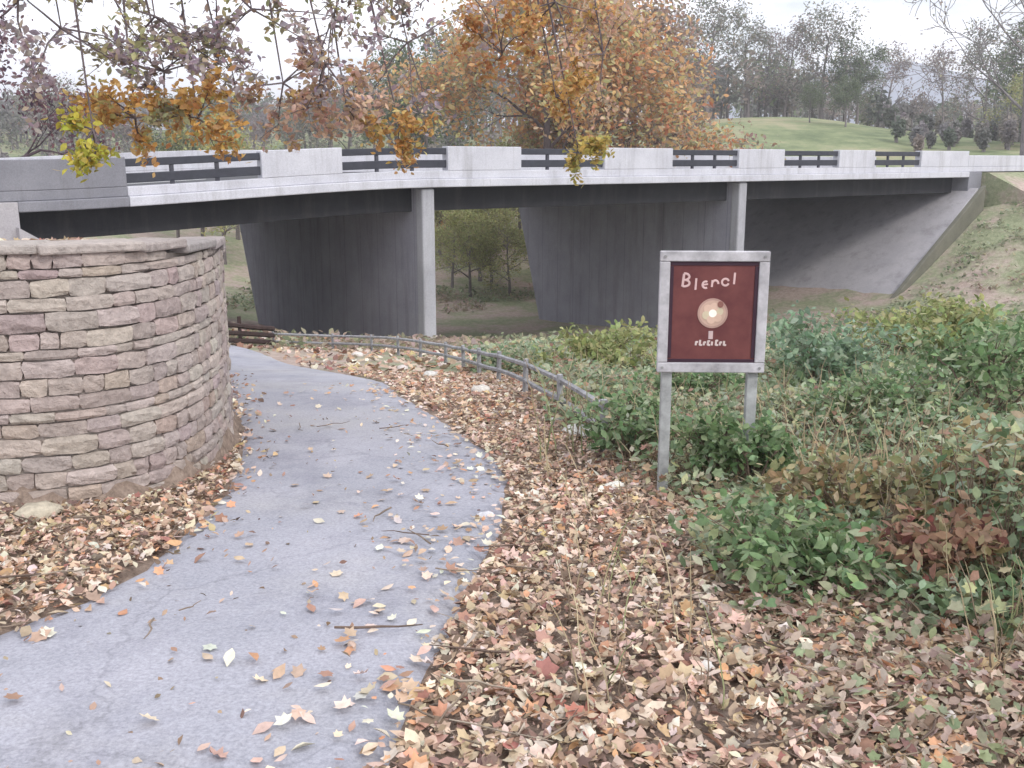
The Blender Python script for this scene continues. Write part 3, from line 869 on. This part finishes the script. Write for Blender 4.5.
# dry stalks and grass
dry = MB()
for i in range(4200):
    y = 3 + 22 * random.random() ** 1.5; x = random.uniform(.2, y * .6 + 1)
    if not in_poly(np.array([x]), np.array([y]), brpoly)[0] and random.random() < .8: continue
    if y < SY + .1 and abs(x - cx) < .5: continue
    g = h1(x, y); hh = random.uniform(.15, .6); a = random.uniform(0, 6.28); ln = random.uniform(.05, .35) * hh
    c = random.choice([(.46, .38, .25), (.38, .31, .2), (.30, .33, .17), (.24, .18, .13)])
    p0 = Vector((x, y, g - .02)); p1 = p0 + Vector((math.cos(a) * ln * .4, math.sin(a) * ln * .4, hh * .6)); p2 = p0 + Vector((math.cos(a) * ln * 1.5, math.sin(a) * ln * 1.5, hh))
    w = .004 + .0004 * y
    w *= .6 if y < 6 else 1
    q_ = [p0.lerp(p1, t).lerp(p1.lerp(p2, t), t) + Vector((random.gauss(0, .006), random.gauss(0, .006), 0)) for t in (0, .2, .4, .6, .8, 1)]
    dry.tube(q_, [w, w, w * .9, w * .75, w * .5, w * .25], 3, cap=False, tint=c)
o = dry.build("dry_grass", M_litter); setprops(o, "dry tan grass stalks standing in the undergrowth", "grass", kind="stuff")

# scrub and tufts on the far banks below and beside the bridge
bank = LeafCloud()
n_b = 5200
bx_ = rng.uniform(-14, 52, n_b); by_ = rng.uniform(24, 60, n_b)
sB = (bx_ + 3.5) * .801 + (by_ - 31) * .598; nB = -(bx_ + 3.5) * .598 + (by_ - 31) * .801
okb = ((nB < -1.2) | (nB > 17.5)) & ~in_poly(bx_, by_, path_poly) & (wall_dist(bx_, by_) < 0)
for x, y in zip(bx_[okb], by_[okb]):
    g = h1(x, y); n = 16; m1 = .5 + .5 * mnoise.noise(Vector((x * .2, y * .2, 3))); hgt = .15 + .9 * m1 ** 3
    a = rng.uniform(0, 2 * np.pi, n); q = rng.uniform(0, 1, n) ** .5 * .6
    P = np.stack([x + np.cos(a) * q, y + np.sin(a) * q, g + rng.uniform(0, 1, n) * hgt], 1)
    tan_ = mnoise.noise(Vector((x * .13, y * .13, 11))) > .02
    bank.add(P, .2 * rng.uniform(.6, 1.4, n), palette(n, [(2, (.42, .33, .28)), (2, (.36, .30, .22)), (1, (.30, .31, .19))] if tan_ else [(3, (.28, .32, .20)), (2, (.36, .38, .26)), (1, (.18, .22, .13)), (1, (.42, .38, .26))], .2), 'OVAL', flat=True, tilt=.7)
o = bank.build("bank_scrub", M_leaf); setprops(o, "low pale green and tan scrub on the banks around the bridge", "scrub", kind="stuff")

# shrubs
def shrub(pos, r, h, pal, label, n=900, leaf=.06, group=None, cat="shrub"):
    root = empty("shrub", pos, label, cat, group)
    sm = MB(); lc = LeafCloud()
    pts = []
    for k in range(14):
        a = random.uniform(0, 6.28); q = random.uniform(.3, 1) * r; hh = h * random.uniform(.55, 1.05)
        tip = Vector((math.cos(a) * q, math.sin(a) * q, hh * (1 - .35 * (q / r) ** 2)))
        mid = tip * .5 + Vector((0, 0, hh * .18))
        sm.tube([(0, 0, -.05), mid, tip], [.012 * h + .004, .008 * h + .002, .003], 4, cap=False, tint=(.19, .14, .11))
        pts += [(mid, .5), (tip, .8)]
        for j in range(3):
            t2 = mid.lerp(tip, random.uniform(.1, 1)) + Vector((random.gauss(0, .16) * r, random.gauss(0, .16) * r, random.uniform(0, .18) * h))
            sm.tube([mid.lerp(tip, .3), t2], [.005, .002], 3, cap=False, tint=(.19, .14, .11)); pts.append((t2, .8))
    m = len(pts); w = np.array([p[1] for p in pts]); w /= w.sum()
    C = np.array([tuple(p[0]) for p in pts])[rng.choice(m, n, p=w)]
    P = C + rng.normal(0, 1, (n, 3)) * np.array([r * .13, r * .13, h * .09])
    P[:, 2] = np.maximum(P[:, 2], .02)
    lc.add(P, leaf * rng.uniform(.6, 1.4, n), palette(n, pal, .22), 'OVAL', tilt=.6)
    sm.build("stems", M_bark, root); lc.build("foliage", M_leaf, root)
    return root
GR = [(3, (.18, .27, .13)), (2, (.26, .35, .18)), (1, (.10, .16, .07)), (1.4, (.34, .40, .24))]
TEAL = [(3, (.22, .31, .20)), (2, (.31, .40, .28)), (1, (.14, .20, .12))]
YG = [(3, (.30, .34, .14)), (2, (.38, .38, .18)), (1, (.2, .22, .09))]
RU = [(3, (.32, .19, .13)), (2, (.38, .27, .18)), (1, (.2, .08, .07)), (1, (.30, .26, .14))]
BN = [(3, (.32, .24, .13)), (2, (.26, .26, .13)), (1, (.17, .13, .08)), (1, (.42, .36, .22))]
def sh_at(u, v, r, h, pal, label, **k): shrub(ground(u, v), r, h, pal, label, **k)
sh_at(628, 462, .42, .55, GR, "dark green leafy shrub just left of the sign posts")
sh_at(712, 492, .30, .50, GR, "dark green shrub growing between the two sign posts", n=700)
sh_at(752, 500, .26, .52, GR, "green sprawling shrub hiding the foot of the right sign post", n=700)
sh_at(820, 400, .75, .85, TEAL, "blue-green shrub just right of the sign panel", n=1500, leaf=.08)
sh_at(600, 384, .9, .8, YG, "pale yellow-green shrub beyond the end of the low fence", n=1500, leaf=.09)
sh_at(890, 440, .6, .6, GR, "bright green shrub behind the buff stone", n=1100)
sh_at(985, 430, .8, .9, GR, "tall green shrub at the right edge of the picture", n=1600, leaf=.075)
sh_at(775, 590, .46, .34, GR, "small rounded green bush at the edge of the leaf litter below the sign", n=800)
sh_at(850, 545, .42, .46, BN, "olive brown bush in front of the dark green ivy", n=800)
sh_at(930, 598, .34, .36, RU, "low reddish bush at the foot of the bank, lower right", n=600)
sh_at(1000, 540, .5, .6, BN, "brown withering bush at the right edge, nearest of the large bushes", n=900)
sh_at(690, 420, .5, .6, GR, "mid green shrub directly behind the sign panel", n=900)
sh_at(930, 372, 1.0, 1.0, YG, "broad yellow-green bush on the far right bank", n=1600, leaf=.1)

# ------------------------------------------------------------------ trees
def curve_pts(p, d, Ln, n, wob, droop):
    pts = [Vector(p)]; d = Vector(d).normalized()
    for i in range(n):
        d = (d + Vector((random.gauss(0, wob), random.gauss(0, wob), random.gauss(0, wob) - droop))).normalized()
        pts.append(pts[-1] + d * Ln / n)
    return pts
def grow(sm, tips, p, d, r, Ln, depth, wob=.12, droop=0, kids=4, tint=(.2, .17, .16), spread=.8, minr=.004):
    n = 5 if depth > 1 else 3
    pts = curve_pts(p, d, Ln, n, wob, droop)
    rad = [max(r * (1 - .6 * i / n), minr) for i in range(n + 1)]
    sm.tube(pts, rad, 7 if r > .08 else (5 if r > .02 else 3), cap=False, tint=tint)
    if depth == 0:
        tips.extend(pts[1:]); return
    if depth == 1: tips.append(pts[-1])
    for k in range(kids):
        t = random.uniform(.3, 1.0) if k < kids - 1 else 1
        i = min(int(t * n), n - 1); f = t * n - i
        q = pts[i].lerp(pts[i + 1], f)
        dd = (pts[i + 1] - pts[i]).normalized()
        sd_ = Vector((random.gauss(0, 1), random.gauss(0, 1), random.gauss(0, .7) + .15)); sd_ -= dd * sd_.dot(dd); sd_.normalize()
        nd = (dd * random.uniform(.5, 1) + sd_ * spread * random.uniform(.6, 1.2)).normalized()
        grow(sm, tips, q, nd, rad[i] * random.uniform(.5, .7), Ln * random.uniform(.5, .72), depth - 1, wob, droop, kids, tint, spread, minr)

def tree_mesh(h, r, pal, nleaf, leaf, depth=3, kids=5, bark=(.2, .17, .16), crown=.30, jitter=.35, minr=.012, spread=.8, first=.28):
    sm = MB(); tips = []
    n = 7; pts = curve_pts((0, 0, -.3), (0, 0, 1), h * .8, n, .05, -.02)
    rad = [r * (1.25 if i == 0 else 1 - .75 * i / n) for i in range(n + 1)]
    sm.tube(pts, rad, 9, cap=False, tint=bark)
    nl = 9
    for k in range(nl):
        t = first + (1 - first) * k / (nl - 1) * .98
        i = min(int(t * n), n - 1); q = pts[i].lerp(pts[i + 1], t * n - i)
        a = k * 2.4 + random.uniform(-.4, .4); up = .35 + .9 * t
        d = Vector((math.cos(a), math.sin(a), up))
        grow(sm, tips, q, d, rad[i] * .5, h * crown * (1.25 - .55 * t), depth - 1, .14, 0, kids, bark, spread, minr)
    lc = None
    if nleaf:
        T = np.array([tuple(t) for t in tips]); C = T[rng.choice(len(T), nleaf)]
        P = C + rng.normal(0, jitter, (nleaf, 3))
        cols = palette(nleaf, pal, .2)
        lc = LeafCloud(); lc.add(P, leaf * rng.uniform(.6, 1.4, nleaf), cols, 'OVAL')
    return sm, lc
def place_tree(name, loc, label, group, sm, lc):
    root = empty(name, loc, label, "tree", group)
    t = sm.build("trunk", M_bark, root, smooth=True)
    if lc: lc.build("crown", M_leaf, root)
    return root
def copy_tree(src, loc, rz, sc, label, group):
    r = src.copy(); col.objects.link(r); r.location = loc; r.rotation_euler = (0, 0, rz); r.scale = (sc, sc, sc * random.uniform(.92, 1.1))
    r["label"] = label; r["group"] = group
    for ch in src.children:
        c = ch.copy(); col.objects.link(c); c.parent = r
    return r

ORANGE = [(3, (.60, .34, .16)), (2.4, (.64, .43, .22)), (1.6, (.48, .36, .26)), (1.2, (.52, .22, .11)), (2, (.52, .47, .22)), (1, (.34, .33, .2))]
TANP = [(3, (.33, .27, .26)), (2, (.42, .33, .29)), (2, (.26, .24, .17)), (1.5, (.22, .17, .19))]
def base_at(u, Y, off=0): 
    x = (u - 512) / 1000 * Y * 1.0; return Vector((x, Y, h1(x, Y) + off))

# big orange tree just beyond the bridge
p = base_at(552, 66); sm, lc = tree_mesh(18, .42, ORANGE, 30000, .34, 4, 4, (.13, .10, .10), .33, .75, first=.2)
place_tree("maple_tree", p, "large orange and rust autumn tree rising behind the middle of the bridge", None, sm, lc)
p = base_at(625, 74); sm, lc = tree_mesh(14, .34, [(3, (.36, .25, .21)), (2, (.44, .30, .22)), (2, (.28, .23, .17)), (1, (.45, .38, .28))], 18000, .34, 4, 4, (.16, .13, .13), .32, .75, first=.2)
place_tree("maple_tree", p, "pinkish tan tree at the right shoulder of the large orange tree", None, sm, lc)

# dusky purple tree left edge
p = base_at(-22, 42); sm, lc = tree_mesh(13, .3, [(3, (.15, .07, .09)), (2, (.22, .12, .13)), (1, (.09, .05, .08))], 9000, .2, 4, 4, (.09, .06, .07), .25, .35)
place_tree("plum_tree", p, "dark purple-leaved tree at the left edge behind the parapet", None, sm, lc)

# background woods: four prototypes copied
protos = []
specs = [([(3, (.22, .23, .20)), (2, (.28, .27, .22)), (1, (.17, .18, .14)), (1, (.33, .27, .22))], "grey-green half bare tree"),
         ([(3, (.30, .25, .23)), (2, (.25, .22, .23)), (1, (.36, .30, .25))], "dull mauve-brown half bare tree"),
         ([(3, (.15, .18, .12)), (2, (.20, .24, .14)), (1, (.12, .14, .11))], "dark green dense tree"),
         ([(3, (.34, .36, .16)), (2, (.42, .40, .20)), (1, (.27, .28, .12))], "yellow-green leafy tree")]
for i, (pal, nm) in enumerate(specs):
    sm, lc = tree_mesh(12, .24, pal, [2600, 2200, 5200, 4600][i], .30, 3, 5, (.20, .175, .175), .30, .42)
    protos.append((sm, lc, nm))
src = {}
labelled = []
spots = [  # kind, u, Y, scale
    (2, 430, 84, 1.05), (2, 398, 90, .92), (0, 350, 95, .75), (0, 300, 88, .6), (1, 250, 92, .55), (0, 190, 88, .55), (1, 120, 80, .65), (0, 60, 84, .7),
    (0, 700, 118, 1.1), (0, 740, 128, 1.05), (1, 775, 132, 1.0), (0, 810, 130, 1.15), (2, 845, 128, .9), (1, 872, 140, .95), (1, 930, 128, .9), (0, 970, 115, .95), (2, 1010, 105, .95), (1, 1050, 100, 1.0),
    (1, 500, 120, 1.2), (0, 460, 130, 1.2), (0, 590, 135, 1.2), (1, 660, 125, 1.1), (2, 640, 110, .6), (2, 800, 108, .32), (2, 835, 105, .4), (3, 1015, 92, .6),
    (3, 480, 62, .50), (3, 462, 66, .55), (3, 500, 70, .6), (3, 440, 68, .52), (3, 520, 72, .6), (3, 470, 58, .42), (3, 492, 60, .45), (3, 510, 58, .4), (3, 452, 60, .4), (3, 225, 58, .55), (3, 205, 62, .6), (3, 240, 66, .6), (2, 180, 60, .5)]
names = {0: "birch_tree", 1: "bare_tree", 2: "evergreen_tree", 3: "willow_tree"}
names = {0: "half_bare_tree", 1: "brown_tree", 2: "green_tree", 3: "yellow_green_tree"}
for i, (k, u, Yd, sc) in enumerate(spots):
    p = base_at(u, Yd)
    if u < 60: where = "at the far left"
    elif u < 150: where = "behind the solid left parapet"
    elif u < 245 and Yd < 70: where = "seen under the bridge left of the left pier"
    elif u < 330: where = "behind the leftmost parapet openings"
    elif u < 445 and Yd > 75: where = "left of the large orange tree"
    elif u < 530 and Yd < 75: where = "seen through the gap between the two bridge piers"
    elif u < 690: where = "behind the large orange tree"
    elif u < 860: where = "on the ridge above the green lawn"
    else: where = "beyond the right end of the bridge"
    lab = f"{protos[k][2]} {where}"
    grp = f"{protos[k][2]}s {where}"
    if k not in src:
        sm, lc, _ = protos[k]
        t = place_tree(names[k], p, lab, grp, sm, lc); labelled.append((lab, u, t)); t.scale = (sc, sc, sc); src[k] = t
    else:
        labelled.append((lab, u, copy_tree(src[k], p, random.uniform(0, 6.28), sc, lab, grp)))
ORD = ["leftmost", "second from left", "third from left", "fourth from left", "fifth from left", "sixth from left", "seventh from left", "eighth from left", "ninth from left"]
for lb in set(a for a, _, _ in labelled):
    ts = sorted([(u, t.location.y, t) for a, u, t in labelled if a == lb], key=lambda q: q[0])
    if len(ts) > 1:
        for i, (_, _, t) in enumerate(ts):
            t["label"] = ("rightmost" if i == len(ts) - 1 else ORD[i]) + " " + lb

# far-off wood on the rise beyond the lawn: one mass of trunks and crowns
wl = LeafCloud(); wt = MB()
WC = [(3, (.24, .235, .22)), (2.5, (.29, .26, .26)), (1.5, (.18, .20, .16)), (1.2, (.34, .29, .26)), (.8, (.27, .30, .2))]
for i in range(700):
    yy_ = random.uniform(128, 235); u_ = random.uniform(-80, 1130)
    if i >= 520:
        yy_ = random.uniform(88, 126); u_ = random.choice([random.uniform(-80, 610), random.uniform(885, 1150), random.uniform(885, 1150)])
    x_ = (u_ - 512) / 1000 * yy_; g = h1(x_, yy_); hh = random.uniform(8, 13.5) * (.5 if 850 < u_ < 975 else (.62 if u_ < 400 else (.8 if u_ > 680 else 1))) * (.42 if i >= 520 else 1)
    wt.tube([(x_, yy_, g - .5), (x_ + random.uniform(-.5, .5), yy_, g + hh)], [.2, .05], 4, cap=False, tint=(.2, .18, .18))
    n = 150 if i < 520 else 260; q = rng.normal(0, 1, (n, 3)); q /= np.linalg.norm(q, axis=1)[:, None]; q *= rng.uniform(.25, 1, (n, 1)) ** .6
    q = q * np.array([hh * .24, hh * .24, hh * .40]) + np.array([x_, yy_, g + hh * (.60 if i < 520 else .48)])
    base_c = palette(1, WC, .12)[0]
    wl.add(q, (.75 if i < 520 else .34) * rng.uniform(.5, 1.4, n), np.clip(base_c * rng.uniform(.75, 1.25, (n, 1)), 0, 1), 'OVAL')
o = wl.build("far_woods", M_leaf); setprops(o, "grey-brown far wood covering the rise behind the lawn", "woods", kind="stuff")
o = wt.build("trunks", M_bark, o); o["kind"] = "stuff"

# bare leaning tree at the top right
p = base_at(1010, 60); sm, lc = tree_mesh(15, .22, [(1, (.30, .31, .22)), (1, (.36, .30, .24))], 700, .2, 4, 4, (.22, .2, .2), .34, .3, .02)
place_tree("bare_tree", p, "thin leafless tree standing at the far right against the white sky", None, sm, lc)

# near tree: trunk outside left, boughs hanging across the top left
root = empty("overhanging_tree", (-7.4, 8.6, h1(-7.4, 8.6)), "near tree whose drooping boughs of yellow, orange and tan leaves hang across the upper left", "tree")
base = Vector(root.location)
sm = MB(); BK = (.15, .12, .125)
tr_pts = [Vector((0, 0, -.4)), Vector((.05, 0, 1.2)), Vector((.2, .1, 2.8)), Vector((.5, .3, 4.6)), Vector((.9, .4, 6.4)), Vector((1.2, .3, 8.5))]
sm.tube(tr_pts, [.34, .27, .24, .2, .15, .07], 12, cap=False, tint=BK)
boughs = []   # (target px, Y, palette, droop, nleaf)
YEL = [(4, (.54, .52, .09)), (2, (.60, .47, .12)), (1, (.34, .36, .10))]
OR2 = [(3, (.58, .34, .11)), (2.4, (.64, .42, .18)), (1.3, (.44, .24, .10)), (1.2, (.54, .48, .20))]
PKT = [(3, (.58, .40, .31)), (2, (.64, .46, .33)), (1, (.40, .29, .24)), (1, (.54, .38, .17))]
OLV = [(3, (.36, .35, .19)), (2, (.43, .38, .22)), (1, (.22, .18, .14))]
PUR = [(3, (.40, .33, .36)), (2, (.48, .40, .40)), (1, (.27, .22, .25)), (1.4, (.46, .39, .29))]
bt = [((92, 150), 8.6, YEL, 170, .28), ((140, 138), 9.0, OR2, 330, .42), ((200, 140), 9.2, OR2, 330, .40), ((165, 95), 9.4, OLV, 260, .55),
      ((285, 110), 10, PKT, 260, .45), ((320, 90), 9.6, PKT, 220, .5), ((395, 145), 10.4, OR2, 230, .35), ((352, 130), 10.2, PKT, 160, .4),
      ((60, 55), 8.6, PUR, 220, .6), ((150, 40), 9, PUR, 260, .8), ((250, 30), 9.5, PUR, 260, .8), ((340, 20), 9.8, PUR, 220, .8), ((100, 5), 8.4, OLV, 240, .7),
      ((215, 65), 9.6, TANP, 220, .7), ((405, 60), 10.6, PUR, 150, .7), ((300, -10), 9.4, OLV, 220, .8), ((440, -5), 10.5, TANP, 160, .7), ((20, 20), 8, PUR, 180, .5),
      ((570, 165), 11.6, [(4, (.50, .38, .12)), (1, (.42, .40, .14))], 210, .30), ((556, 120), 11.6, OR2, 240, .4), ((500, 75), 11.4, [(3, (.46, .22, .09)), (2, (.50, .32, .13))], 240, .5), ((600, 70), 11.8, PKT, 200, .6), ((545, 20), 11.4, OR2, 220, .7)]
lc = LeafCloud()
for (u, v), Yd, pal, nl, rad_ in bt:
    T = at(u, v - 22, Yd) - base
    t0 = random.uniform(.55, .95); i0 = min(int(t0 * 5), 4); S = tr_pts[i0].lerp(tr_pts[i0 + 1], t0 * 5 - i0)
    # rises over the frame, then droops to its target
    topz = max(S.z, T.z) + 1.0 + .12 * (T - S).length
    n = 12; pts = []
    for i in range(n + 1):
        t = i / n
        q = S.lerp(T, t); c1 = S + (T - S) * .35; c1.z = topz; c2 = S + (T - S) * .86; c2.z = topz - .25
        q = S * (1 - t) ** 3 + c1 * 3 * t * (1 - t) ** 2 + c2 * 3 * t * t * (1 - t) + T * t ** 3
        pts.append(q + Vector((random.gauss(0, .04), random.gauss(0, .04), random.gauss(0, .03))))
    sm.tube(pts, [.055 * (1 - t / n) ** .8 + .006 for t in range(n + 1)], 6, cap=False, tint=BK)
    tips = []
    for i in range(5, n + 1):
        for _ in range(5 if i > 7 else 3):
            d = Vector((random.gauss(0, .8), random.gauss(0, .6), random.gauss(-.1, .7)))
            grow(sm, tips, pts[i], d, .011, .55 * rad_ * 1.6, 1, .16, .05, 3, BK, .8, .0022)
    Tn = np.array([tuple(t) for t in tips])
    dist = np.linalg.norm(Tn - np.array(tuple(T)), axis=1)
    w = np.exp(-(dist / (rad_ * 1.15)) ** 2) + .02; w /= w.sum()
    nl = int(nl * 2.8)
    P = Tn[rng.choice(len(Tn), nl, p=w)] + rng.normal(0, .045, (nl, 3))
    lc.add(P, .072 * rng.uniform(.6, 1.35, nl), palette(nl, pal, .22), 'OVAL')
sm.build("trunk", M_bark, root, smooth=True)
lc.build("crown", M_leaf, root)

# ------------------------------------------------------------------ white marker sign on the road at right
p = B(46, -.6, -.7)
ms = empty("marker_sign", p, "small white sign on a slim pale pole above the road at far right", "sign")
mb = MB(); mb.tube([(0, 0, -.6), (0, 0, 3.5)], .045, 8, tint=(.55, .55, .58)); mb.build("pole", M_paint, ms)
mb = MB(); mb.box((0, -.07, 3.25), (.42, .03, .62), tint=(.82, .82, .84)); mb.build("sign_plate", M_paint, ms, bevel=.01)

# ------------------------------------------------------------------ distant hill
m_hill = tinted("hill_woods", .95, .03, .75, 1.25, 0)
mb = MB(); nu = 90; rows = 8; vs = []
for j in range(rows + 1):
    for i in range(nu + 1):
        x = -900 + 2100 * i / nu; t = j / rows
        ridge = 52 + 62 * math.exp(-((x - 400) / 150) ** 2) + 10 * mnoise.noise(Vector((x * .006, 3, 0))) + 4 * mnoise.noise(Vector((x * .03, 1, 0)))
        y = 800 + 420 * t + 30 * mnoise.noise(Vector((x * .004, j, 0)))
        vs.append((x, y, EYE - 10 + (ridge) * math.sin(min(t * 1.25, 1) * math.pi / 2) ** 1.2 + 3 * mnoise.noise(Vector((x * .05, j * 2.3, 0)))))
mb.add(vs, [(j * (nu + 1) + i, j * (nu + 1) + i + 1, (j + 1) * (nu + 1) + i + 1, (j + 1) * (nu + 1) + i) for j in range(rows) for i in range(nu)], (.20, .23, .30))  # distance haze put into the hill colour as a blue cast
o = mb.build("hills", m_hill, smooth=True); setprops(o, kind="structure")

# ------------------------------------------------------------------ haze
mz = bpy.data.materials.new("haze"); mz.use_nodes = True
N, L = mz.node_tree.nodes, mz.node_tree.links
N.clear(); oo = N.new("ShaderNodeOutputMaterial"); pvn = N.new("ShaderNodeVolumePrincipled")
pvn.inputs["Density"].default_value = .0010; pvn.inputs["Color"].default_value = (.93, .93, .98, 1); pvn.inputs["Anisotropy"].default_value = .2
L.new(pvn.outputs[0], oo.inputs["Volume"])
mb = MB(); mb.box((0, 1050, 50), (3400, 3200, 150)); o = mb.build("haze", mz); setprops(o, kind="stuff")
